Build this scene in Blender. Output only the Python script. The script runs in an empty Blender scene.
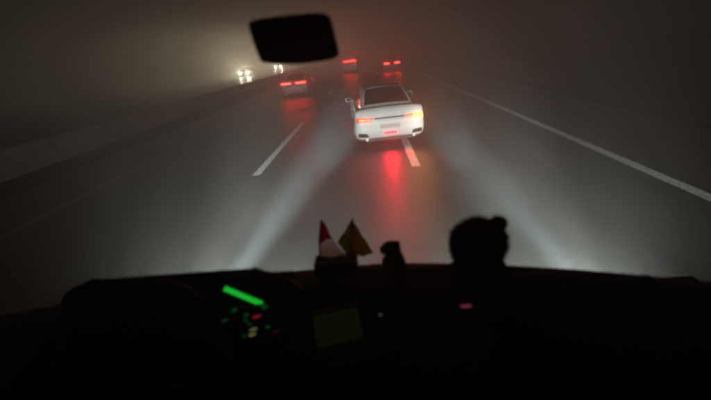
import bpy, bmesh, math, random
from mathutils import Vector, Matrix
from mathutils.bvhtree import BVHTree
random.seed(7)
SC = bpy.context.scene
COL = SC.collection
R = math.radians

# ------------------------------------------------------------------ camera
CAMZ = 2.45
FPX = 346.0                       # focal length in photo pixels (photo 711 x 400)
VP = (367.0, 50.0)                # where the lanes meet
ROLL = R(6.5)
Yc = Vector((VP[0] - 355.5, 200 - VP[1], -FPX)).normalized()
Zc = Vector((math.cos(ROLL), math.sin(ROLL), 0)).cross(Yc).normalized()
Xc = Yc.cross(Zc).normalized()
ROT = Matrix((Xc, Yc, Zc))        # camera space -> world
cam_data = bpy.data.cameras.new('camera')
cam = bpy.data.objects.new('camera', cam_data)
COL.objects.link(cam)
cam.matrix_world = Matrix.Translation((0, 0, CAMZ)) @ ROT.to_4x4()
cam_data.sensor_width = 36
cam_data.lens = FPX / 711 * 36
cam_data.clip_start = 0.02
cam_data.clip_end = 3000
cam_data.dof.use_dof = True
cam_data.dof.focus_distance = 3.2
cam_data.dof.aperture_fstop = 1.15
SC.camera = cam


def ray(px, py):
    return (ROT @ Vector((px - 355.5, 200 - py, -FPX))).normalized()


def at(px, py, Y):
    d = ray(px, py)
    return Vector((0, 0, CAMZ)) + d * (Y / d.y)


# ------------------------------------------------------------------ night sky
SUN_EL, SUN_ROT = R(3.0), R(200)
world = bpy.data.worlds.new('World')
SC.world = world
world.use_nodes = True
wn = world.node_tree
bg = wn.nodes['Background']
sky = wn.nodes.new('ShaderNodeTexSky')
sky.sky_type = 'NISHITA'
sky.sun_disc = False
sky.sun_elevation = SUN_EL
sky.sun_rotation = SUN_ROT
sky.dust_density = 7.0
sky.ozone_density = 0.3
wn.links.new(sky.outputs[0], bg.inputs[0])
bg.inputs[1].default_value = 0.006
sun_d = bpy.data.lights.new('moon', 'SUN')
sun_d.energy = 0.01
sun_d.angle = R(12)
sun_d.color = (1, .93, .85)
sun = bpy.data.objects.new('moon', sun_d)
COL.objects.link(sun)
sun.rotation_euler = (R(90) - SUN_EL, 0, R(180) - SUN_ROT)
SC.view_settings.view_transform = 'Standard'
SC.view_settings.look = 'None'
SC.view_settings.exposure = 0.3
SC.view_settings.gamma = 1.0
SC.view_settings.use_curve_mapping = False
SC.cycles.use_denoising = True
SC.cycles.volume_bounces = 2
SC.cycles.max_bounces = 6
SC.cycles.filter_width = 2.2
SC.cycles.sample_clamp_indirect = 4.0


# ------------------------------------------------------------------ helpers
def mat(name, base=(.5, .5, .5), rough=.5, metal=0, noise=0, nscale=8, bump=0, bscale=60,
        emit=None, es=0, coat=0, trans=0):
    m = bpy.data.materials.new(name)
    m.use_nodes = True
    nt = m.node_tree
    p = nt.nodes['Principled BSDF']
    p.inputs['Base Color'].default_value = (*base, 1)
    p.inputs['Roughness'].default_value = rough
    p.inputs['Metallic'].default_value = metal
    if coat:
        p.inputs['Coat Weight'].default_value = coat
        p.inputs['Coat Roughness'].default_value = .06
    if emit:
        p.inputs['Emission Color'].default_value = (*emit, 1)
        p.inputs['Emission Strength'].default_value = es
    tc = nt.nodes.new('ShaderNodeTexCoord')
    if noise:
        n = nt.nodes.new('ShaderNodeTexNoise')
        n.inputs['Scale'].default_value = nscale
        n.inputs['Detail'].default_value = 6
        nt.links.new(tc.outputs['Object'], n.inputs['Vector'])
        r = nt.nodes.new('ShaderNodeValToRGB')
        r.color_ramp.elements[0].position = .3
        r.color_ramp.elements[1].position = .7
        r.color_ramp.elements[0].color = (*[c * (1 - noise) for c in base], 1)
        r.color_ramp.elements[1].color = (*[min(1, c * (1 + noise)) for c in base], 1)
        nt.links.new(n.outputs['Fac'], r.inputs['Fac'])
        nt.links.new(r.outputs[0], p.inputs['Base Color'])
    if bump:
        n = nt.nodes.new('ShaderNodeTexNoise')
        n.inputs['Scale'].default_value = bscale
        n.inputs['Detail'].default_value = 4
        nt.links.new(tc.outputs['Object'], n.inputs['Vector'])
        b = nt.nodes.new('ShaderNodeBump')
        b.inputs['Strength'].default_value = bump
        b.inputs['Distance'].default_value = .01
        nt.links.new(n.outputs['Fac'], b.inputs['Height'])
        nt.links.new(b.outputs[0], p.inputs['Normal'])
    return m


def obj(name, verts, faces, m, parent=None, smooth=False, loc=None):
    me = bpy.data.meshes.new(name)
    me.from_pydata([tuple(v) for v in verts], [], faces)
    me.update()
    if m:
        me.materials.append(m)
    if smooth:
        for p in me.polygons:
            p.use_smooth = True
    o = bpy.data.objects.new(name, me)
    COL.objects.link(o)
    if parent:
        o.parent = parent
    if loc is not None:
        o.location = loc
    return o


def from_bm(name, bm, m, parent=None, smooth=False):
    bmesh.ops.recalc_face_normals(bm, faces=bm.faces[:])
    me = bpy.data.meshes.new(name)
    bm.to_mesh(me)
    bm.free()
    me.materials.append(m)
    if smooth:
        for p in me.polygons:
            p.use_smooth = True
    o = bpy.data.objects.new(name, me)
    COL.objects.link(o)
    if parent:
        o.parent = parent
    return o


def empty(name, loc=(0, 0, 0), rz=0, parent=None):
    o = bpy.data.objects.new(name, None)
    COL.objects.link(o)
    o.location = loc
    o.rotation_euler = (0, 0, rz)
    o.empty_display_size = .1
    if parent:
        o.parent = parent
    return o


def tag(o, label, cat, group=None):
    o['label'] = label
    o['category'] = cat
    if group:
        o['group'] = group
    return o


def struct(o):
    o['kind'] = 'structure'
    return o


def bm_box(bm, c, s, bev=0.0, rot=None):
    r = bmesh.ops.create_cube(bm, size=1)
    vs = r['verts']
    for v in vs:
        v.co = Vector((v.co.x * s[0], v.co.y * s[1], v.co.z * s[2]))
    if bev:
        es = list({e for v in vs for e in v.link_edges})
        rr = bmesh.ops.bevel(bm, geom=es, offset=bev, segments=3, affect='EDGES', profile=.6)
        vs = list({v for f in rr['faces'] for v in f.verts} | {v for v in vs if v.is_valid})
    for v in vs:
        if rot:
            v.co = rot @ v.co
        v.co = v.co + Vector(c)


def box(name, c, s, m, parent=None, bev=0.0, rot=None, smooth=False):
    bm = bmesh.new()
    bm_box(bm, c, s, bev, rot)
    return from_bm(name, bm, m, parent, smooth)


def tube_verts(path, rad, n=10, cap=True):
    path = [Vector(p) for p in path]
    if not isinstance(rad, (list, tuple)):
        rad = [rad] * len(path)
    V, F = [], []
    for i, p in enumerate(path):
        a = path[max(0, i - 1)]
        b = path[min(len(path) - 1, i + 1)]
        t = (b - a).normalized()
        u = t.cross(Vector((0, 0, 1)))
        if u.length < 1e-3:
            u = t.cross(Vector((0, 1, 0)))
        u.normalize()
        w = t.cross(u)
        for k in range(n):
            an = 2 * math.pi * k / n
            V.append(p + (u * math.cos(an) + w * math.sin(an)) * rad[i])
    for i in range(len(path) - 1):
        for k in range(n):
            F.append((i * n + k, i * n + (k + 1) % n, (i + 1) * n + (k + 1) % n, (i + 1) * n + k))
    if cap:
        F.append(tuple(range(n))[::-1])
        F.append(tuple((len(path) - 1) * n + k for k in range(n)))
    return V, F


def tube(name, path, rad, m, parent=None, n=10):
    V, F = tube_verts(path, rad, n)
    return obj(name, V, F, m, parent, True)


def lathe(name, prof, m, parent=None, axis='z', n=24, loc=(0, 0, 0)):
    """prof: list of (radius, height); axis z or x"""
    V, F = [], []
    for r, h in prof:
        for k in range(n):
            a = 2 * math.pi * k / n
            if axis == 'z':
                V.append((r * math.cos(a), r * math.sin(a), h))
            elif axis == 'x':
                V.append((h, r * math.cos(a), r * math.sin(a)))
            else:
                V.append((r * math.cos(a), h, r * math.sin(a)))
    for i in range(len(prof) - 1):
        for k in range(n):
            F.append((i * n + k, i * n + (k + 1) % n, (i + 1) * n + (k + 1) % n, (i + 1) * n + k))
    return obj(name, V, F, m, parent, True, loc)


def interp(xs, ys, x):
    """monotone-ish cubic hermite"""
    n = len(xs)
    if x <= xs[0]:
        return ys[0]
    if x >= xs[-1]:
        return ys[-1]
    for i in range(n - 1):
        if x <= xs[i + 1]:
            break
    d = [(ys[k + 1] - ys[k]) / (xs[k + 1] - xs[k]) for k in range(n - 1)]

    def tang(k):
        if k == 0:
            return d[0]
        if k == n - 1:
            return d[-1]
        if d[k - 1] * d[k] <= 0:
            return 0
        return 2 * d[k - 1] * d[k] / (d[k - 1] + d[k])
    h = xs[i + 1] - xs[i]
    t = (x - xs[i]) / h
    m0, m1 = tang(i) * h, tang(i + 1) * h
    return ((2 * t**3 - 3 * t**2 + 1) * ys[i] + (t**3 - 2 * t**2 + t) * m0 +
            (-2 * t**3 + 3 * t**2) * ys[i + 1] + (t**3 - t**2) * m1)


def catmull(pts, sub=3):
    out = []
    n = len(pts)
    for i in range(n - 1):
        p0 = pts[max(0, i - 1)]
        p1, p2 = pts[i], pts[i + 1]
        p3 = pts[min(n - 1, i + 2)]
        for k in range(sub):
            t = k / sub
            out.append(tuple(.5 * ((2 * p1[j]) + (-p0[j] + p2[j]) * t + (2 * p0[j] - 5 * p1[j] + 4 * p2[j] - p3[j]) * t * t
                                   + (-p0[j] + 3 * p1[j] - 3 * p2[j] + p3[j]) * t**3) for j in range(len(p1))))
    out.append(tuple(pts[-1]))
    return out


def emission(name, col, strength, base=(.02, .02, .02)):
    return mat(name, base, .25, emit=col, es=strength)


# ------------------------------------------------------------------ materials
def asphalt():
    m = bpy.data.materials.new('wet_asphalt')
    m.use_nodes = True
    nt = m.node_tree
    N = nt.nodes.new
    L = nt.links.new
    p = nt.nodes['Principled BSDF']
    tc = N('ShaderNodeTexCoord')
    # wear running along the lanes
    mp = N('ShaderNodeMapping')
    mp.inputs['Scale'].default_value = (1.3, .05, 1)
    L(tc.outputs['Object'], mp.inputs['Vector'])
    n1 = N('ShaderNodeTexNoise')
    n1.inputs['Scale'].default_value = 1.6
    n1.inputs['Detail'].default_value = 5
    L(mp.outputs[0], n1.inputs['Vector'])
    n2 = N('ShaderNodeTexNoise')
    n2.inputs['Scale'].default_value = .45
    n2.inputs['Detail'].default_value = 6
    L(tc.outputs['Object'], n2.inputs['Vector'])
    n3 = N('ShaderNodeTexNoise')
    n3.inputs['Scale'].default_value = 90
    n3.inputs['Detail'].default_value = 3
    mp3 = N('ShaderNodeMapping')
    mp3.inputs['Scale'].default_value = (.22, 1, 1)
    L(tc.outputs['Object'], mp3.inputs['Vector'])
    L(mp3.outputs[0], n3.inputs['Vector'])
    mx = N('ShaderNodeMix')
    mx.inputs[0].default_value = .45
    L(n1.outputs['Fac'], mx.inputs[2])
    L(n2.outputs['Fac'], mx.inputs[3])
    cr = N('ShaderNodeValToRGB')
    cr.color_ramp.elements[0].position = .3
    cr.color_ramp.elements[0].color = (.035, .034, .033, 1)
    cr.color_ramp.elements[1].position = .72
    cr.color_ramp.elements[1].color = (.085, .083, .08, 1)
    L(mx.outputs[0], cr.inputs['Fac'])
    L(cr.outputs[0], p.inputs['Base Color'])
    rr = N('ShaderNodeMapRange')
    rr.inputs[1].default_value = .3
    rr.inputs[2].default_value = .7
    rr.inputs[3].default_value = .30
    rr.inputs[4].default_value = .48
    L(mx.outputs[0], rr.inputs[0])
    L(rr.outputs[0], p.inputs['Roughness'])
    b = N('ShaderNodeBump')
    b.inputs['Strength'].default_value = .8
    b.inputs['Distance'].default_value = .012
    L(n3.outputs['Fac'], b.inputs['Height'])
    L(b.outputs[0], p.inputs['Normal'])
    return m


def paint_line(name, col):
    m = mat(name, col, .45, noise=.25, nscale=14, bump=.3, bscale=70)
    return m


M_ROAD = asphalt()
M_LINE = paint_line('worn_white_paint', (.8, .8, .78))
M_LINE_DIM = paint_line('dirty_lane_paint', (.2, .2, .19))
M_GROUND = mat('dark_soil', (.05, .045, .035), .95, noise=.5, nscale=.6, bump=.6, bscale=5)
M_CONC = mat('concrete', (.2, .19, .18), .8, noise=.2, nscale=3, bump=.3, bscale=25)
M_WHITE = mat('white_car_paint', (.72, .73, .72), .3, noise=.05, nscale=5, coat=.6)
M_DARKP = mat('dark_grey_car_paint', (.05, .05, .055), .3, noise=.1, nscale=5, coat=.6)
M_SILVER = mat('silver_car_paint', (.45, .45, .45), .32, noise=.06, nscale=5, coat=.6)
M_GLASSDK = mat('tinted_glass', (.012, .012, .014), .08, noise=.2, nscale=2)
M_TYRE = mat('tyre_rubber', (.02, .02, .02), .8, bump=.3, bscale=90)
M_RIM = mat('alloy', (.4, .4, .41), .35, metal=.9, noise=.1, nscale=20)
M_PLASTIC = mat('black_plastic', (.02, .02, .02), .45, bump=.15, bscale=200)
M_PLATE = mat('number_plate_white', (.5, .46, .44), .4, noise=.08, nscale=30)
M_CHROME = mat('chrome', (.6, .6, .6), .18, metal=1, noise=.05)
M_TAIL = emission('tail_lamp_red', (1, .0068, .0046), 190, (.3, .01, .01))
M_TAILW = emission('tail_lamp_red_lit', (1, .0075, .002), 75, (.3, .01, .01))
M_TAILDIM = emission('tail_lamp_red_dim', (1, .03, .02), 1.2, (.25, .01, .01))
M_AMBER = emission('indicator_amber', (1, .30, .003), 130, (.4, .2, .02))
M_REDLENS = mat('red_lens', (.35, .01, .01), .2, emit=(1, .02, .02), es=.8)
M_FOG = emission('rear_fog_lamp_red', (1, .008, .012), 12, (.3, .01, .01))
M_HEAD = emission('headlamp_warm', (1, .88, .60), 4200, (.5, .5, .5))
M_HEADOWN = emission('headlamp_lens', (.85, .95, 1), 20, (.5, .5, .5))
M_DASH = mat('dash_plastic', (.012, .011, .011), .75, noise=.3, nscale=12, bump=.4, bscale=260)
M_CAB = mat('cab_lining', (.02, .019, .018), .85, noise=.2, nscale=6, bump=.2, bscale=120)

# ------------------------------------------------------------------ setting
struct(obj('ground', [(-900, -300, -.06), (900, -300, -.06), (900, 1500, -.06), (-900, 1500, -.06)], [(0, 1, 2, 3)], M_GROUND))
X_L2, X_L1, X_M, X_R = -6.95, -2.87, .86, 4.72
road = struct(obj('road', [(-9.2, -60, 0), (7.6, -60, 0), (7.6, 700, 0), (-9.2, 700, 0),
                           (-9.2, -60, -.1), (7.6, -60, -.1), (7.6, 700, -.1), (-9.2, 700, -.1)],
                  [(0, 1, 2, 3), (0, 4, 5, 1), (1, 5, 6, 2), (3, 2, 6, 7), (0, 3, 7, 4)], M_ROAD))


def strip(name, x, w, y0, y1, m, parent):
    n = max(2, int((y1 - y0) / 1.0))
    V, F = [], []
    for i in range(n + 1):
        y = y0 + (y1 - y0) * i / n
        V += [(x - w / 2 + random.uniform(-.006, .006), y, .004), (x + w / 2 + random.uniform(-.006, .006), y, .004)]
    for i in range(n):
        F.append((2 * i, 2 * i + 1, 2 * i + 3, 2 * i + 2))
    return obj(name, V, F, m, parent)


for k in range(-1, 8):
    strip('lane_dash', X_L1, .19, 7.7 + 16 * k, 14.2 + 16 * k, M_LINE, road)
    strip('lane_dash', X_M, .19, 7.3 + 15.6 * k, 14.0 + 15.6 * k, M_LINE, road)
strip('edge_line', X_R, .2, -40, 400, M_LINE, road)
strip('worn_line', X_L2, .16, -40, 400, M_LINE_DIM, road)

# opposing carriageway, a little higher, behind a concrete barrier
opp = struct(obj('opposing_road', [(-36, -60, .42), (-13.2, -60, .42), (-13.2, 700, .42), (-36, 700, .42),
                                   (-39, -60, -.2), (-12.6, -60, -.2), (-12.6, 700, -.2), (-39, 700, -.2)],
                 [(0, 1, 2, 3), (1, 5, 6, 2), (0, 3, 7, 4), (0, 4, 5, 1), (3, 2, 6, 7)], M_ROAD))
bar = empty('median_barrier', (-11.6, 0, -.06))
tag(bar, 'low grey concrete barrier between the road and the oncoming traffic', 'barrier')
prof = [(-.3, 0), (-.3, .1), (-.14, .32), (-.09, .86), (.09, .86), (.14, .32), (.3, .1), (.3, 0)]
SEG = 5.96
V = [(x, y, z) for y in (0, SEG) for x, z in prof]
n = len(prof)
F = [(i, (i + 1) % n, n + (i + 1) % n, n + i) for i in range(n)] + [tuple(range(n))[::-1], tuple(range(n, 2 * n))]
seg0 = obj('barrier_segment', V, F, M_CONC, bar, loc=(0, -6, 0))
for k in range(22):
    s = seg0.copy()
    COL.objects.link(s)
    s.parent = bar
    s.location = (random.uniform(-.012, .012), 6 * k, 0)


# ------------------------------------------------------------------ cars
def loft_closed(rings):
    V, F = [], []
    n = len(rings[0])
    for r in rings:
        V += r
    for i in range(len(rings) - 1):
        for k in range(n):
            F.append((i * n + k, i * n + (k + 1) % n, (i + 1) * n + (k + 1) % n, (i + 1) * n + k))
    F.append(tuple(range(n)))
    F.append(tuple((len(rings) - 1) * n + k for k in range(n))[::-1])
    return V, F


#        y    w    zb   zs    zc
SEDAN = [(0, .76, .50, .80, .84), (.03, .84, .38, .90, .94), (.10, .895, .28, 1.0, 1.03), (.2, .91, .24, 1.03, 1.075),
         (.34, .92, .22, 1.02, 1.065), (.9, .93, .2, .99, 1.02), (2.3, .925, .2, .95, .98), (3.4, .92, .2, .93, .97),
         (4.0, .90, .2, .86, .9), (4.4, .85, .22, .76, .8), (4.6, .72, .28, .66, .68), (4.66, .6, .34, .58, .6)]
#          y    wb   wt   zt
SEDAN_G = [(.36, .70, .66, 1.04), (.6, .745, .64, 1.14), (1.05, .79, .60, 1.325), (1.5, .81, .585, 1.42), (1.95, .82, .59, 1.45),
           (2.5, .82, .60, 1.43), (3.0, .80, .66, 1.24), (3.5, .77, .70, .98)]
SUV = [(0, .80, .55, .95, 1.0), (.03, .87, .42, 1.02, 1.06), (.10, .92, .32, 1.08, 1.1), (.3, .94, .28, 1.1, 1.12),
       (2.3, .94, .26, 1.08, 1.1), (3.4, .93, .26, 1.05, 1.1), (4.0, .91, .26, .98, 1.04), (4.4, .86, .3, .86, .9), (4.6, .7, .36, .76, .78)]
SUV_G = [(.12, .78, .68, 1.12), (.25, .80, .66, 1.35), (.45, .82, .64, 1.62), (.8, .84, .64, 1.7), (1.9, .84, .65, 1.74), (2.5, .83, .66, 1.68), (3.0, .82, .70, 1.4), (3.5, .78, .72, 1.08)]


def car_shell(stn, grn):
    ys = [s[0] for s in stn]

    def g(j, y):
        return interp(ys, [s[j] for s in stn], y)
    L = ys[-1]
    samples = [0, .012, .03, .06, .1, .15, .2, .27, .34] + [.34 + (L - .5) * i / 26 for i in range(1, 27)] + [L - .1, L - .05, L - .02, L]
    samples = sorted(set(round(s, 4) for s in samples if s <= L))
    rings = []
    for y in samples:
        w, zb, zs, zc = g(1, y), g(2, y), g(3, y), g(4, y)
        half = [(0, zb), (.55 * w, zb), (.88 * w, zb + .02), (.975 * w, zb + .12), (w, zb + .34 * (zs - zb)), (.995 * w, zb + .62 * (zs - zb)),
                (.975 * w, zs - .07), (.93 * w, zs - .01), (.8 * w, zs + .4 * (zc - zs)), (.4 * w, zc - .004), (0, zc)]
        half = catmull(half, 3)
        ring = [Vector((x, y, z)) for x, z in half] + [Vector((-x, y, z)) for x, z in half[::-1][1:-1]]
        rings.append(ring)
    body = loft_closed(rings)
    ys2 = [s[0] for s in grn]

    def h(j, y):
        return interp(ys2, [s[j] for s in grn], y)
    rings = []
    y0, y1 = ys2[0], ys2[-1]
    for i in range(33):
        y = y0 + (y1 - y0) * i / 32
        wb, wt, zt = h(1, y), h(2, y), h(3, y)
        z0 = .7
        half = [(0, z0), (wb * .98, z0), (wb, .93), (wb + (wt - wb) * .55, .93 + (zt - .93) * .62), (wt + .02, zt - .05), (wt * .9, zt - .005), (wt * .5, zt + .022), (0, zt + .03)]
        half = half[:3] + catmull(half[2:], 3)[1:]
        rings.append([Vector((x, y, z)) for x, z in half] + [Vector((-x, y, z)) for x, z in half[::-1][1:-1]])
    cabin = loft_closed(rings)
    return body, cabin


def project(bvh, corners, d, nu, nv, off, start=-3.0):
    """grid over four corner points (v3), cast along d, lifted by off towards the caster; returns closed thin shell"""
    d = Vector(d).normalized()
    c = [Vector(p) for p in corners]
    V, F = [], []
    for j in range(nv + 1):
        for i in range(nu + 1):
            u, v = i / nu, j / nv
            p = (c[0] * (1 - u) + c[1] * u) * (1 - v) + (c[3] * (1 - u) + c[2] * u) * v
            best = None
            for b in bvh:
                hit = b.ray_cast(p + d * start, d)
                if hit[0] is not None and (best is None or hit[3] < best[1]):
                    best = (hit[0], hit[3])
            q = best[0] if best else p
            V.append(q - d * off)
    W = nu + 1
    for j in range(nv):
        for i in range(nu):
            F.append((j * W + i, j * W + i + 1, (j + 1) * W + i + 1, (j + 1) * W + i))
    n0 = len(V)
    V += [v + d * (off + .012) for v in V]
    rim = [i for i in range(W)] + [j * W + nu for j in range(1, nv + 1)] + [nv * W + i for i in range(nu - 1, -1, -1)] + [j * W for j in range(nv - 1, 0, -1)]
    for a, b in zip(rim, rim[1:] + rim[:1]):
        F.append((b, a, a + n0, b + n0))
    return V, F


def make_wheel(parent, x, y, side):
    w = empty('wheel', (x, y, .325), 0, parent)
    t = .11
    lathe('tyre', [(.2, -t), (.29, -t), (.318, -t * .8), (.325, -t * .4), (.325, t * .4), (.318, t * .8), (.29, t), (.2, t)], M_TYRE, w, 'x', 28)
    bm = bmesh.new()
    for k in range(5):
        rot = Matrix.Rotation(2 * math.pi * k / 5, 3, 'X')
        bm_box(bm, rot @ Vector((side * .085, 0, .11)), (.025, .05, .2), .006, rot)
    rr = bmesh.ops.create_cone(bm, cap_ends=True, segments=20, radius1=.06, radius2=.05, depth=.04,
                               matrix=Matrix.Translation((side * .085, 0, 0)) @ Matrix.Rotation(math.pi / 2, 4, 'Y'))
    rr = bmesh.ops.create_cone(bm, cap_ends=False, segments=28, radius1=.21, radius2=.205, depth=.2,
                               matrix=Matrix.Rotation(math.pi / 2, 4, 'Y'))
    from_bm('rim', bm, M_RIM, w)


def make_car(name, loc, rz, paint, style, shape='sedan'):
    stn, grn = (SEDAN, SEDAN_G) if shape == 'sedan' else (SUV, SUV_G)
    root = empty(name, loc, rz)
    (bv, bf), (cv, cf) = car_shell(stn, grn)
    b1 = BVHTree.FromPolygons(bv, bf)
    b2 = BVHTree.FromPolygons(cv, cf)
    both = [b1, b2]
    body = obj('body', bv, bf, paint, root, True)
    body.data.set_sharp_from_angle(angle=R(38))
    rf = obj('roof', cv, cf, paint, root, True)
    rf.data.set_sharp_from_angle(angle=R(38))

    def patch(nm, corners, d, nu, nv, off, m, par=root, bl=both, smooth=True):
        V, F = project(bl, corners, d, nu, nv, off)
        return obj(nm, V, F, m, par, False)
    if shape == 'sedan':
        dd = (0, 1, -.9)
        patch('rear_window', [(-.60, .52, 1.09), (.60, .52, 1.09), (.50, 1.42, 1.40), (-.50, 1.42, 1.40)], dd, 14, 10, .006, M_GLASSDK, bl=[b2])
        patch('front_windscreen', [(.66, 3.42, 1.02), (-.66, 3.42, 1.02), (-.54, 2.66, 1.38), (.54, 2.66, 1.38)], (0, -1, -.9), 14, 10, .006, M_GLASSDK, bl=[b2])
        sw = [((.92, 1.02), (1.72, 1.0), (1.72, 1.36), (1.25, 1.30)), ((1.78, 1.0), (2.95, .99), (2.62, 1.33), (1.78, 1.36))]
        zl, hz = .80, .045
    else:
        patch('rear_window', [(-.64, .2, 1.2), (.64, .2, 1.2), (.56, .4, 1.55), (-.56, .4, 1.55)], (0, 1, -.1), 14, 8, .006, M_GLASSDK, bl=[b2])
        patch('front_windscreen', [(.68, 3.42, 1.1), (-.68, 3.42, 1.1), (-.56, 2.7, 1.6), (.56, 2.7, 1.6)], (0, -1, -.7), 14, 8, .006, M_GLASSDK, bl=[b2])
        sw = [((.5, 1.16), (1.72, 1.14), (1.72, 1.58), (.75, 1.55)), ((1.78, 1.14), (3.0, 1.13), (2.6, 1.56), (1.78, 1.58))]
        zl, hz = .98, .05
    for s in (-1, 1):
        for q in sw:
            c = [(s * 1.0, y, z) for y, z in q]
            patch('side_window', c if s < 0 else c[::-1], (-s, 0, 0), 10, 6, .005, M_GLASSDK, bl=[b2])
        # door mirror
        bm = bmesh.new()
        bm_box(bm, (s * 1.0, 2.78, 1.02 if shape == 'sedan' else 1.16), (.2, .1, .13), .035)
        bm_box(bm, (s * .9, 2.8, .97 if shape == 'sedan' else 1.1), (.12, .06, .03), .008)
        dm = from_bm('door_mirror', bm, paint, root, True)
        box('mirror_glass', (s * 1.0, 2.728, 1.02 if shape == 'sedan' else 1.16), (.16, .006, .1), M_GLASSDK, dm, .002)
        for yy in (1.0, 3.72):
            make_wheel(root, s * .82, yy, s)
            # arch lip
            pts = [(s * .928, yy + .37 * math.cos(a), .325 + .37 * math.sin(a)) for a in [math.pi * k / 16 for k in range(17)]]
            tube('wheel_arch', pts, .022, M_PLASTIC, root, 6)
        box('door_handle', (s * .935, 1.95, .86), (.02, .2, .025), paint, root, .008)
        box('door_handle', (s * .935, 2.95, .85), (.02, .2, .025), paint, root, .008)
    if shape == 'sedan':
        patch('roof_shade', [(-.52, 1.5, 2), (.52, 1.5, 2), (.53, 2.6, 2), (-.53, 2.6, 2)], (0, 0, -1), 10, 12, .006, M_GLASSDK, bl=[b2])  # dark sheet laid over the roof to imitate its unlit top
    # rear face
    style(root, patch, zl)
    # plate, bumper, exhaust
    zp = .60 if shape == 'sedan' else .8
    rec = patch('plate_recess', [(-.34, 0, zp - .085), (.34, 0, zp - .085), (.30, 0, zp + .085), (-.30, 0, zp + .085)], (0, 1, 0), 8, 3, .004, mat('recess_paint', paint.node_tree.nodes['Principled BSDF'].inputs['Base Color'].default_value[:3], .4, noise=.05))  # recess takes the car's own paint colour
    pl = patch('number_plate', [(-.26, 0, zp - .055), (.26, 0, zp - .055), (.26, 0, zp + .055), (-.26, 0, zp + .055)], (0, 1, 0), 6, 2, .012, M_PLATE)
    patch('bumper_vent', [(-.84, 0, .36), (-.56, 0, .34), (-.60, 0, .44), (-.83, 0, .47)], (0, 1, 0), 6, 3, .006, M_PLASTIC)
    patch('bumper_vent', [(.56, 0, .34), (.84, 0, .36), (.83, 0, .47), (.60, 0, .44)], (0, 1, 0), 6, 3, .006, M_PLASTIC)
    box('diffuser', (0, .16, .255), (1.15, .2, .1), M_PLASTIC, root, .02)
    for s in (-1, 1):
        lathe('exhaust_tip', [(.0, .06), (.04, .06), (.045, 0), (.05, 0), (.052, .1)], M_CHROME, root, 'y', 16, (s * .62, .05, .28))
    # trunk shut line
    patch('trunk_seam', [(-.66, 0, .755), (.66, 0, .755), (.66, 0, .762), (-.66, 0, .762)], (0, 1, 0), 12, 1, .003, M_PLASTIC)
    # front lamps
    for s in (-1, 1):
        c = [(s * .78, 5, .60), (s * .48, 5, .60), (s * .5, 5, .70), (s * .8, 5, .72)]
        patch('headlamp', c if s > 0 else c[::-1], (0, -1, 0), 6, 3, .006, M_CHROME)
    return root


def style_white(root, patch, zl):
    # wedge lamps that taper towards a dark strip
    tl = patch('tail_lamp', [(-.86, 0, zl - .055), (-.40, 0, zl - .005), (-.40, 0, zl + .035), (-.84, 0, zl + .07)], (0, 1, 0), 12, 4, .008, M_REDLENS)
    tl['label'] = 'red wedge shaped lit tail lamp'
    patch('lamp_core', [(-.80, 0, zl - .03), (-.46, 0, zl), (-.46, 0, zl + .022), (-.80, 0, zl + .04)], (0, 1, 0), 10, 3, .016, M_TAILW, tl)
    tr = patch('tail_lamp', [(.40, 0, zl - .005), (.86, 0, zl - .055), (.84, 0, zl + .07), (.40, 0, zl + .035)], (0, 1, 0), 12, 4, .008, M_REDLENS)
    tr['label'] = 'tail lamp with flashing amber indicator'
    patch('indicator', [(.62, 0, zl - .03), (.84, 0, zl - .045), (.83, 0, zl + .06), (.62, 0, zl + .05)], (0, 1, 0), 8, 4, .016, M_AMBER, tr)
    patch('lamp_core', [(.44, 0, zl), (.60, 0, zl - .02), (.60, 0, zl + .03), (.44, 0, zl + .022)], (0, 1, 0), 8, 3, .016, M_TAILW, tr)
    patch('trim_strip', [(-.39, 0, zl - .008), (.39, 0, zl - .008), (.39, 0, zl + .036), (-.39, 0, zl + .036)], (0, 1, 0), 12, 2, .007, M_PLASTIC)
    fl = patch('rear_fog_lamp', [(-.17, 0, .40), (.17, 0, .40), (.17, 0, .445), (-.17, 0, .445)], (0, 1, 0), 6, 2, .014, M_FOG)
    ld = bpy.data.lights.new('rear_fog_beam', 'SPOT')
    ld.energy = 64
    ld.spot_size = R(120)
    ld.spot_blend = 1
    ld.color = (1, .008, .025)
    ld.shadow_soft_size = .06
    lo = bpy.data.objects.new('rear_fog_beam', ld)
    COL.objects.link(lo)
    lo.parent = fl
    lo.location = (0, -.06, .42)
    lo.rotation_euler = Vector((0, -1, -.4)).to_track_quat('-Z', 'Y').to_euler()


def style_bars(mt, x0, x1, dz, hh, centre=None):
    def f(root, patch, zl):
        for s in (-1, 1):
            a, b = sorted((s * x0, s * x1))
            c = [(a, 0, zl + dz - hh), (b, 0, zl + dz - hh), (b, 0, zl + dz + hh), (a, 0, zl + dz + hh)]
            t = patch('tail_lamp', c, (0, 1, 0), 8, 2, .008, M_REDLENS)
            c2 = [(p[0] * .985 + .004 * s * -1, 0, zl + dz + (p[2] - zl - dz) * .7) for p in c]
            patch('lamp_core', c2, (0, 1, 0), 8, 2, .016, mt, t)
        if centre:
            patch('light_bar', [(-x0 + .01, 0, zl + dz - hh * .5), (x0 - .01, 0, zl + dz - hh * .5), (x0 - .01, 0, zl + dz + hh * .5), (-x0 + .01, 0, zl + dz + hh * .5)], (0, 1, 0), 8, 2, .012, centre)
    return f


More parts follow.
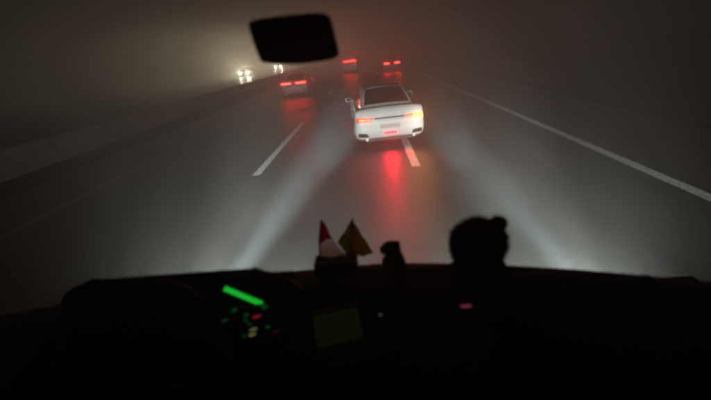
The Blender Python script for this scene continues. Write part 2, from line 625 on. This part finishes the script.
wc = make_car('white_sedan', (.43, 9.0, 0), R(3.5), M_WHITE, style_white)
tag(wc, 'white sedan straddling the dashed lane line with its amber right indicator flashing', 'car')
lc = make_car('sedan', (-5.1, 24.2, 0), R(-1), M_SILVER, style_bars(M_TAIL, .2, .84, 0.13, .022, M_TAILDIM))
tag(lc, 'car with two long red tail bars driving beside the median, near the oncoming headlights', 'car')
sv = make_car('sport_utility_vehicle', (-2.3, 46, 0), R(0), M_WHITE, style_bars(M_TAIL, .12, .84, .42, .05, M_TAIL), 'suv')
tag(sv, 'tall distant car with one continuous high red light bar, ahead in the fog', 'car')
rc = make_car('silver_sedan', (2.6, 41.0, 0), R(-1), M_SILVER, style_bars(M_TAIL, .36, .84, .06, .045))
tag(rc, 'distant pale car with two separate orange red tail lamps by the solid edge line', 'car')


def style_off(root, patch, zl):
    for s in (-1, 1):
        a, b = sorted((s * .4, s * .84))
        patch('tail_lamp', [(a, 0, zl), (b, 0, zl), (b, 0, zl + .08), (a, 0, zl + .08)], (0, 1, 0), 6, 2, .008, M_REDLENS)


for (x, y, lab) in ((-20.5, 60, 'oncoming car with glaring warm headlamps behind the barrier, clear of the mirror'),
                    (-20.5, 84, 'oncoming car with warm headlamps glaring just beneath the rear view mirror')):
    oc = make_car('oncoming_car', (x, y + 4.6, .42), math.pi, M_DARKP, style_off)
    tag(oc, lab, 'car', 'oncoming cars on the opposing road')
    for ch in oc.children:
        if ch.name.startswith('headlamp'):
            ch.data.materials[0] = M_HEAD

# ------------------------------------------------------------------ the truck we sit in
CABX = 0.0
truck = empty('truck_cab', (0, 0, 0))
tag(truck, 'dark truck cab with black dashboard, green lit instruments and steering wheel', 'truck')
ZD = CAMZ - .62                      # dash top height


def yedge(x):
    return .942 - .16 * x * abs(x) * (1 if x > 0 else -.6) - .10 * max(0, x)


M_DASHTOP = M_DASH
prof = [(1, 0, -.30), (1, 0, -.02), (.99, 0, 0), (.6, .4, .002), (.1, .9, .0), (0, 1, -.012), (0, 1, -.06)]
V, F = [], []
NX = 40
yf = .69
rows = 11
for i in range(NX + 1):
    x = -1.2 + 2.4 * i / NX
    ye = yedge(x)
    front = yf - .05 * x * x
    pts = [(ye, -.32), (ye, -.02), (ye - .012, -.004), (ye - .04, 0), ((ye + front) / 2, .004), (front + .04, -.002), (front + .012, -.012), (front, -.035),
           (front - .012, -.16), (front + .01, -.42), (front + .05, -.9)]
    for y, z in pts:
        V.append((x, y, ZD + z))
for i in range(NX):
    for j in range(rows - 1):
        a = i * rows + j
        F.append((a, a + 1, a + rows + 1, a + rows))
obj('dashboard', V, F, M_DASH, truck, True)
# demister slot and vents, centre stack
for k in range(5):
    x = -.02 + .16 * k
    box('defrost_vent', (x, yedge(x) - .05, ZD + .004), (.13, .018, .006), M_PLASTIC, truck, .002)

# instrument hood: an arch whose right shoulder falls away at photo x = 298
HY = .74
hp = [at(x, y, HY) for x, y in ((242, 268.5), (256, 269), (268, 270.5), (280, 273.5), (290, 278.5), (297, 285), (300, 296))]
xm = -.56
arch = [(p.x, p.z) for p in hp]
left = [(2 * xm - x, z) for x, z in arch]
arch = left[::-1] + arch
arch = catmull(arch, 3)
V, F = [], []
na = len(arch)
for (dy, dz, sc) in ((-.012, -.016, 1.0), (-.018, -.006, 1.0), (-.012, .0, 1.0), (.0, -.001, 1.0), (.05, -.045, .995), (.12, -.13, .985)):
    for x, z in arch:
        V.append((xm + (x - xm) * sc, HY + dy, z + dz))
for (dy, dz, sc) in ((.10, -.03, .97), (-.08, -.022, .98)):
    pass
for j in range(5):
    for i in range(na - 1):
        a = j * na + i
        F.append((a, a + 1, a + na + 1, a + na))
hood = obj('instrument_hood', V, F, M_DASH, truck, True)
sm = hood.modifiers.new('s', 'SOLIDIFY')
sm.thickness = .012
sm.offset = -1
# thin strip added as a painted pink highlight on the hood's shoulder
box('hood_highlight', at(296, 279.5, .82), (.05, .004, .006), mat('pink_highlight', (.45, .12, .14), .4, noise=.1), truck, .001, Matrix.Rotation(R(30), 3, 'Y'))

# cluster face and its lit symbols
CY = .768
c0, c1 = at(150, 285, CY), at(285, 292, CY)
cl = box('instrument_cluster', (xm, CY + .012, ZD - .03), (.62, .02, .24), mat('cluster_black', (.006, .006, .006), .3, noise=.1), truck, .006)
M_GREEN = emission('lamp_green', (.02, 1, .06), .34)
M_GREEND = emission('lamp_green_dim', (.05, .8, .15), .035)
M_REDI = emission('lamp_red', (1, .05, .08), .16)
M_YEL = emission('lamp_yellow', (.9, .9, .3), .12)


def lampbar(nm, p0, p1, w, m, Y=CY - .003):
    a, b = at(*p0, Y), at(*p1, Y)
    d = (b - a)
    nrm = Vector((-d.z, 0, d.x)).normalized() * w / 2
    V = [a - nrm, b - nrm, b + nrm, a + nrm]
    V = V + [v + Vector((0, .006, 0)) for v in V]
    return obj(nm, [v - cl.location for v in V], [(0, 1, 2, 3), (0, 4, 5, 1), (1, 5, 6, 2), (2, 6, 7, 3), (3, 7, 4, 0)], m, cl)


pa, pb_ = at(255, 310, .652), at(255, 345, .652)
lowp = box('indicator_panel', Vector((xm, .66, (pa.z + pb_.z) / 2)) - cl.location, (.56, .012, pa.z - pb_.z), cl.data.materials[0], cl, .004)
lampbar('green_display_bar', (224, 289), (261.5, 304.5), .014, M_GREEN)
for p0, p1, w, m in (((253, 318), (260, 316), .0035, M_REDI), ((250, 331), (256, 329), .003, M_YEL), ((249, 336), (255, 334), .003, M_YEL),
                     ((244, 316), (248, 315), .006, M_GREEND), ((244, 321), (247, 321), .005, M_GREEND), ((248, 325), (251, 324.5), .004, M_GREEND),
                     ((262, 308), (265, 306), .012, M_GREEND), ((266, 328), (269, 327), .005, M_GREEND), ((243, 337), (245, 336), .003, M_GREEND),
                     ((274, 333), (278, 332), .008, emission('lamp_red_dim', (1, .05, .05), .012)),
                     ((232, 312), (236, 310), .004, M_GREEND), ((222, 322), (227, 320), .004, M_GREEND)):
    lampbar('indicator_lamp', p0, p1, w, m, .651)

# steering wheel
swc = Vector((xm, .47, 1.86))
tilt = Matrix.Rotation(R(40), 3, 'X')
sw = empty('steering_wheel', swc, 0, truck)
path = [tilt @ Vector((.225 * math.cos(a), .225 * math.sin(a), 0)) for a in [2 * math.pi * k / 40 for k in range(41)]]
tube('rim', path, .016, M_CAB, sw, 10)
for a in (R(0), R(180), R(270)):
    dv = Vector((math.cos(a), math.sin(a), 0))
    tube('spoke', [tilt @ (dv * .06 + Vector((0, 0, -.03))), tilt @ (dv * .15 + Vector((0, 0, -.02))), tilt @ (dv * .22)], [.022, .017, .012], M_CAB, sw, 8)
lathe('hub', [(0, -.01), (.05, -.012), (.075, -.025), (.08, -.05), (.05, -.07)], M_CAB, sw, 'z', 20)
sw.children[-1].rotation_euler = (R(40), 0, 0)
tube('column', [tilt @ Vector((0, 0, -.05)), tilt @ Vector((0, .0, -.45))], [.04, .055], M_CAB, sw, 12)

# small bright spots on the dash face
box('dash_spot', at(340, 299.5, .672), (.026, .006, .010), mat('grey_highlight', (.10, .11, .12), .5, noise=.1), truck, .002, Matrix.Rotation(R(-4), 3, 'Y'))  # paler grey box put in as a painted highlight on the dash
box('dash_spot', at(380.5, 314.7, .66), (.006, .006, .0015), emission('lamp_white', (.8, .8, .9), .07), truck, .001)
box('dash_spot', at(466, 306, .66), (.024, .006, .002), emission('lamp_pink', (1, .2, .3), .12), truck, .001)

# windscreen: thin curved pane from the dash edge up to the roof
gm = bpy.data.materials.new('windscreen_glass')
gm.use_nodes = True
gn = gm.node_tree
for nd in list(gn.nodes):
    if nd.type != 'OUTPUT_MATERIAL':
        gn.nodes.remove(nd)
tr = gn.nodes.new('ShaderNodeBsdfTransparent')
tr.inputs[0].default_value = (.97, .98, .975, 1)
gl = gn.nodes.new('ShaderNodeBsdfGlossy')
gl.inputs['Roughness'].default_value = .03
mxs = gn.nodes.new('ShaderNodeMixShader')
mxs.inputs[0].default_value = .015
gn.links.new(tr.outputs[0], mxs.inputs[1])
gn.links.new(gl.outputs[0], mxs.inputs[2])
gn.links.new(mxs.outputs[0], gn.nodes['Material Output'].inputs[0])
V, F = [], []
for j in range(9):
    for i in range(25):
        x = -1.22 + 2.44 * i / 24
        z = ZD - .12 + 1.4 * j / 8
        V.append((x, 1.16 - .28 * x * x - .12 * j / 8, z))
for j in range(8):
    for i in range(24):
        a = j * 25 + i
        F.append((a, a + 1, a + 26, a + 25))
obj('windscreen', V, F, gm, truck, True)
# shell of the cab: front panel, roof, back wall, doors, pillars
bm = bmesh.new()
bm_box(bm, (0, 1.22, 1.0), (2.56, .06, .9), .02)            # front panel
bm_box(bm, (0, .05, 3.16), (2.5, 2.2, .06), .02)               # roof
bm_box(bm, (0, -1.05, 1.85), (2.5, .06, 2.6), .02)             # back wall
for s in (-1, 1):
    bm_box(bm, (s * 1.24, -.18, 1.15), (.05, 1.75, 1.2), .015)   # door
    bm_box(bm, (s * 1.24, .70, 2.42), (.06, .1, 1.44), .02)    # pillar
    bm_box(bm, (s * 1.24, -.5, 2.45), (.05, 1.1, 1.4), .02)    # rear side
bm_box(bm, (0, .1, .62), (2.36, 2.2, .06), .01)                # floor
from_bm('cab_shell', bm, M_CAB, truck)
for s in (-1, 1):
    hl = lathe('headlamp', [(0, .0), (.07, .0), (.085, -.02), (.09, -.06)], M_HEADOWN, truck, 'y', 20, (s * 1.2, 1.32, .96))

    def lamp(nm, E, size, blend, aim, col):
        ld = bpy.data.lights.new(nm, 'SPOT')
        ld.energy = E
        ld.spot_size = R(size)
        ld.spot_blend = blend
        ld.color = col
        ld.shadow_soft_size = .05
        lo = bpy.data.objects.new(nm, ld)
        COL.objects.link(lo)
        lo.location = (s * 1.2, 1.40, .96)
        d = Vector(aim) - lo.location
        lo.rotation_euler = d.to_track_quat('-Z', 'Y').to_euler()
        lo.parent = truck
    lamp('headlamp_low_beam', 3200, 30, 1.0, (s * 1.2 + s * 2.1, 13, .1), (.95, 1, .95))
    lamp('headlamp_flood', 1000, 105, 1.0, (s * 3, 14, .1), (.9, 1, .95))
    lamp('headlamp_core', 12000 if s > 0 else 25000, 11, 1.0, (2.7, 16, -.4) if s > 0 else (-1.1, 16, -.1), (.66, .93, 1))

# ------------------------------------------------------------------ things in the cab
# rear view mirror, on a short arm from the windscreen
MY = .82
poly = [(248, 23), (256, 19), (290, 14.5), (318, 12.5), (326, 14), (331, 20), (338.5, 52), (337, 57), (331, 60), (308, 63.5), (285, 64.5), (265, 63), (259, 58), (250, 33)]
pts = [at(x, y, MY) for x, y in poly]
cen = sum(pts, Vector()) / len(pts)
pts = [Vector(q) for q in catmull([tuple(p) for p in pts] + [tuple(pts[0])], 3)[:-1]]
mir = empty('rear_view_mirror', cen)
tag(mir, 'black rear view mirror hanging high in front of the windscreen', 'mirror')
V, F = [], []
n = len(pts)
for sc, dy in ((.90, -.004), (.955, -.008), (.99, -.002), (1, .012), (.95, .03), (.7, .042)):
    V += [(p - cen) * sc + Vector((0, dy, 0)) for p in pts]
for j in range(5):
    for i in range(n):
        F.append((j * n + i, j * n + (i + 1) % n, (j + 1) * n + (i + 1) % n, (j + 1) * n + i))
F.append(tuple(5 * n + i for i in range(n)))
obj('housing', V, F, M_PLASTIC, mir, True)
obj('mirror_glass', [(p - cen) * .915 + Vector((0, -.0045, 0)) for p in pts], [tuple(range(n))], mat('mirror_surface', (.16, .15, .15), .12, metal=1, noise=.15, nscale=6), mir)
AR = ray(292, 39)
tube('arm', [AR * .03, AR * .1, AR * .2, AR * .27], [.02, .014, .014, .028], M_PLASTIC, mir)

# flag stand and two little flags
FY = .885
ftop = at(336, 258, FY)
fb0 = at(314.5, 258, FY)
fb1 = at(357.5, 257, FY)
fw = (fb1 - fb0).length
fh = ftop.z - (ZD + .004)
stand = box('flag_stand', (0, 0, fh / 2), (fw, .06, fh), mat('dark_red_box', (.03, .012, .014), .4, noise=.2, nscale=20), None, .006)
stand.location = ((fb0.x + fb1.x) / 2, FY, ZD + .004)
stand.rotation_euler = (0, R(-1.5), 0)
tag(stand, 'small dark box on the dashboard holding two little flags', 'flag stand')
box('badge', (.028, -.031, fh * .55), (.012, .003, .004), mat('silver_badge', (.7, .7, .7), .25, metal=1, noise=.05, emit=(.8, .8, .9), es=.0), stand, .001)


def translucent(m):
    nt = m.node_tree
    p = nt.nodes['Principled BSDF']
    tl = nt.nodes.new('ShaderNodeBsdfTranslucent')
    src = p.inputs['Base Color'].links
    if src:
        nt.links.new(src[0].from_socket, tl.inputs[0])
    mxx = nt.nodes.new('ShaderNodeMixShader')
    mxx.inputs[0].default_value = .5
    nt.links.new(p.outputs[0], mxx.inputs[1])
    nt.links.new(tl.outputs[0], mxx.inputs[2])
    nt.links.new(mxx.outputs[0], nt.nodes['Material Output'].inputs[0])


def cloth(name, outline, Y, cen, m, parent, ripple=.006):
    P = [at(x, y, Y) - cen for x, y in outline]
    bm = bmesh.new()
    vs = [bm.verts.new(p) for p in P]
    f = bm.faces.new(vs)
    bmesh.ops.triangulate(bm, faces=[f])
    bmesh.ops.subdivide_edges(bm, edges=bm.edges[:], cuts=7, use_grid_fill=True)
    for v in bm.verts:
        v.co.y += ripple * math.sin(v.co.x * 120 + v.co.z * 55) + ripple * .5 * math.sin(v.co.z * 140)
    o = from_bm(name, bm, m, parent, True)
    translucent(m)
    return o


def two_tone(name, c1, c2, axis, pos, sc=1):
    m = mat(name, c1, .8, bump=.4, bscale=300)
    nt = m.node_tree
    p = nt.nodes['Principled BSDF']
    tc = nt.nodes.new('ShaderNodeTexCoord')
    sp = nt.nodes.new('ShaderNodeSeparateXYZ')
    nt.links.new(tc.outputs['Object'], sp.inputs[0])
    mr = nt.nodes.new('ShaderNodeMapRange')
    mr.inputs[1].default_value = pos - .004
    mr.inputs[2].default_value = pos + .004
    nt.links.new(sp.outputs[axis], mr.inputs[0])
    mx = nt.nodes.new('ShaderNodeMix')
    mx.data_type = 'RGBA'
    mx.inputs[6].default_value = (*c1, 1)
    mx.inputs[7].default_value = (*c2, 1)
    nt.links.new(mr.outputs[0], mx.inputs[0])
    nt.links.new(mx.outputs[2], p.inputs['Base Color'])
    return m


M_POLE = mat('flag_pole', (.05, .04, .04), .5, noise=.1)
c = at(319, 257, FY)
f1 = empty('small_flag', c)
tag(f1, 'little triangular flag, red above and white below, on a pole on the dashboard', 'flag')
tube('pole', [(0, 0, -.03), at(319.3, 240, FY) - c, at(321.2, 219.5, FY) - c], .0028, M_POLE, f1, 8)
cloth('pennant', [(321, 220.5), (324.5, 221), (333.5, 241.5), (327, 241), (320.2, 243)], FY - .004, c, mat('red_cloth', (.42, .015, .03), .8, noise=.25, nscale=25, bump=.4, bscale=300), f1)
wp = cloth('white_band', [(320.2, 243.2), (327, 241.2), (333.5, 241.7), (340, 248), (346.5, 255), (333, 256.5), (319.6, 256.5)], FY - .004, c, mat('white_cloth', (.8, .8, .76), .8, noise=.1, nscale=25, bump=.4, bscale=300), f1, .003)
wp['label'] = 'white lower band of the flag'
c = at(351, 258, FY + .005)
f2 = empty('small_flag', c)
tag(f2, 'little olive green and orange flag hanging in a triangle on the dashboard', 'flag')
tube('pole', [(0, 0, -.03), at(351.5, 240, FY + .005) - c, at(352.8, 218, FY + .005) - c], .0028, M_POLE, f2, 8)
cloth('pennant', [(352.5, 218.5), (356.5, 226), (374, 253.5), (371, 256), (352, 255.5), (346, 252), (337, 242.5)], FY - .002, c,
      two_tone('green_orange_cloth', (.12, .17, .03), (.24, .16, .04), 0, .004), f2, .008)

# small bundle-like figure with green and red stripes
gy = .80
base = at(396, 279, gy)
fig = empty('figurine', (base.x, gy, base.z))
tag(fig, 'small cloth wrapped figurine with olive and dark red stripes on the dashboard', 'figurine')


def lump(name, cx, cy, rx, rz, m, parent, Y=gy, seed=0, ry=None, amp=.14, p0=None):
    c = at(cx, cy, Y) - (p0 if p0 is not None else Vector((base.x, gy, base.z)))
    k = Y / FPX * 1.32
    bm = bmesh.new()
    bmesh.ops.create_icosphere(bm, subdivisions=4, radius=1)
    rnd = random.Random(seed)
    ph = [rnd.uniform(0, 6) for _ in range(6)]
    for v in bm.verts:
        q = v.co.copy()
        s = 1 + amp * (math.sin(q.x * 4 + ph[0]) * math.sin(q.z * 5 + ph[1]) + .5 * math.sin(q.x * 9 + ph[2] + q.y * 7) * math.sin(q.z * 8 + ph[3]))
        v.co = Vector((q.x * rx * k, q.y * (ry or min(rx, rz)) * k, q.z * rz * k)) * s + c
    return from_bm(name, bm, m, parent, True)


M_OLIVE = mat('olive_cloth', (.25, .27, .06), .85, noise=.3, nscale=40, bump=.5, bscale=250)
M_DKGREEN = mat('dark_green_cloth', (.08, .09, .04), .85, noise=.3, nscale=40, bump=.5, bscale=250)
M_REDC = mat('dark_red_cloth', (.5, .01, .015), .85, noise=.3, nscale=40, bump=.5, bscale=250)
M_BLK = mat('black_cloth', (.012, .01, .01), .85, noise=.3, nscale=40, bump=.5, bscale=250)
for mm in (M_OLIVE, M_DKGREEN, M_REDC):
    translucent(mm)
lump('head', 389.5, 249, 8.5, 7, M_DKGREEN, fig, seed=1)
lump('cap', 394.5, 244, 5, 3, mat('beige_cloth', (.2, .16, .1), .8, noise=.3, nscale=40), fig, seed=2)
lump('body', 391, 265, 7.5, 13, M_OLIVE, fig, seed=3)
lump('red_sash', 396.5, 268, 3.6, 12, M_REDC, fig, seed=4, Y=gy - .012)
# dark drape falling to the right
V, F = [], []
prof = [(395, 246), (399, 248), (403, 256), (406, 263), (409, 272), (408, 280), (398, 281), (397, 262)]
P = [at(x, y, gy) - Vector((base.x, gy, base.z)) for x, y in prof]
np_ = len(P)
V = [p + Vector((0, -.016, 0)) for p in P] + [p + Vector((0, .016, 0)) for p in P]
F = [tuple(range(np_))[::-1], tuple(range(np_, 2 * np_))] + [(i, (i + 1) % np_, np_ + (i + 1) % np_, np_ + i) for i in range(np_)]
dr = obj('drape', V, F, M_BLK, fig, True)
b = dr.modifiers.new('b', 'BEVEL')
b.width = .006
b.segments = 3

# fuzzy dark soft toy at the right end
py_ = .70
pb = at(474, 282, py_)
toy = empty('soft_toy', (pb.x, py_, pb.z))
tag(toy, 'dark fuzzy rounded soft toy sitting at the right end of the dashboard', 'soft toy')
M_FUR = mat('dark_brown_fur', (.022, .010, .010), .95, noise=.5, nscale=60, bump=.8, bscale=160)
head = lump('head', 478, 244, 23, 23, M_FUR, toy, Y=py_, seed=9, ry=18, amp=.05, p0=pb)
lump('body', 478, 276, 27, 26, M_FUR, toy, Y=py_, seed=10, ry=20, amp=.05, p0=pb)
lump('ear', 498, 224, 8, 8, M_FUR, toy, Y=py_, seed=11, ry=5, amp=.05, p0=pb)


def fuzz(o, n, ln):
    rnd = random.Random(3)
    me = o.data
    V, F = [], []
    for i in range(n):
        p = me.polygons[rnd.randrange(len(me.polygons))]
        c = p.center
        nn = (p.normal + Vector((rnd.uniform(-.6, .6), rnd.uniform(-.6, .6), rnd.uniform(-.9, .3)))).normalized()
        t = nn.orthogonal().normalized() * .0012
        k = len(V)
        V += [c - t, c + t, c + nn * ln * rnd.uniform(.5, 1.2)]
        F.append((k, k + 1, k + 2))
    f = obj('fur', V, F, M_FUR, o)
    f['kind'] = 'stuff'


fuzz(head, 5000, .011)

# dim olive card, lit by an added glow, on a holder at the dash face
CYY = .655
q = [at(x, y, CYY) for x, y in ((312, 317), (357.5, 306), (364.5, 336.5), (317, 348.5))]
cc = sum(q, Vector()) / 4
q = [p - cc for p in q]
card_root = empty('dash_card', cc)
tag(card_root, 'dim olive green rectangular card with added glow, tilted on the front of the dashboard', 'card')


def slab(name, q, k, y0, y1, m):
    V = [p * k + Vector((0, y0, 0)) for p in q] + [p * k + Vector((0, y1, 0)) for p in q]
    o = obj(name, V, [(3, 2, 1, 0), (4, 5, 6, 7), (0, 1, 5, 4), (1, 2, 6, 5), (2, 3, 7, 6), (3, 0, 4, 7)], m, card_root)
    b = o.modifiers.new('b', 'BEVEL')
    b.width = .003
    b.segments = 2
    return o


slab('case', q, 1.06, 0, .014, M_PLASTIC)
slab('glow_face', q, .98, -.003, .002, mat('olive_card_glow', (.2, .22, .1), .5, noise=.1, nscale=30, emit=(.75, 1, .25), es=.003))  # faint emission stands in for light falling on the card
tube('holder', [(0, .01, 0), (0, .03, -.01), (0, .05, -.02)], [.02, .014, .02], M_PLASTIC, card_root)

# ------------------------------------------------------------------ haze
hz = [(x, y, z) for z in (-1.2, 7.0) for x, y in ((-950, -310), (950, -310), (950, 1510), (-950, 1510))]
haze = obj('haze', hz, [(3, 2, 1, 0), (4, 5, 6, 7), (0, 1, 5, 4), (1, 2, 6, 5), (2, 3, 7, 6), (3, 0, 4, 7)], None)
haze['kind'] = 'stuff'
hm = bpy.data.materials.new('night_fog')
hm.use_nodes = True
hn = hm.node_tree
for nd in list(hn.nodes):
    if nd.type != 'OUTPUT_MATERIAL':
        hn.nodes.remove(nd)
pv = hn.nodes.new('ShaderNodeVolumePrincipled')
pv.inputs['Color'].default_value = (.93, .92, .90, 1)
pv.inputs['Density'].default_value = .026
pv.inputs['Anisotropy'].default_value = .55
hn.links.new(pv.outputs[0], hn.nodes['Material Output'].inputs['Volume'])
haze.data.materials.append(hm)
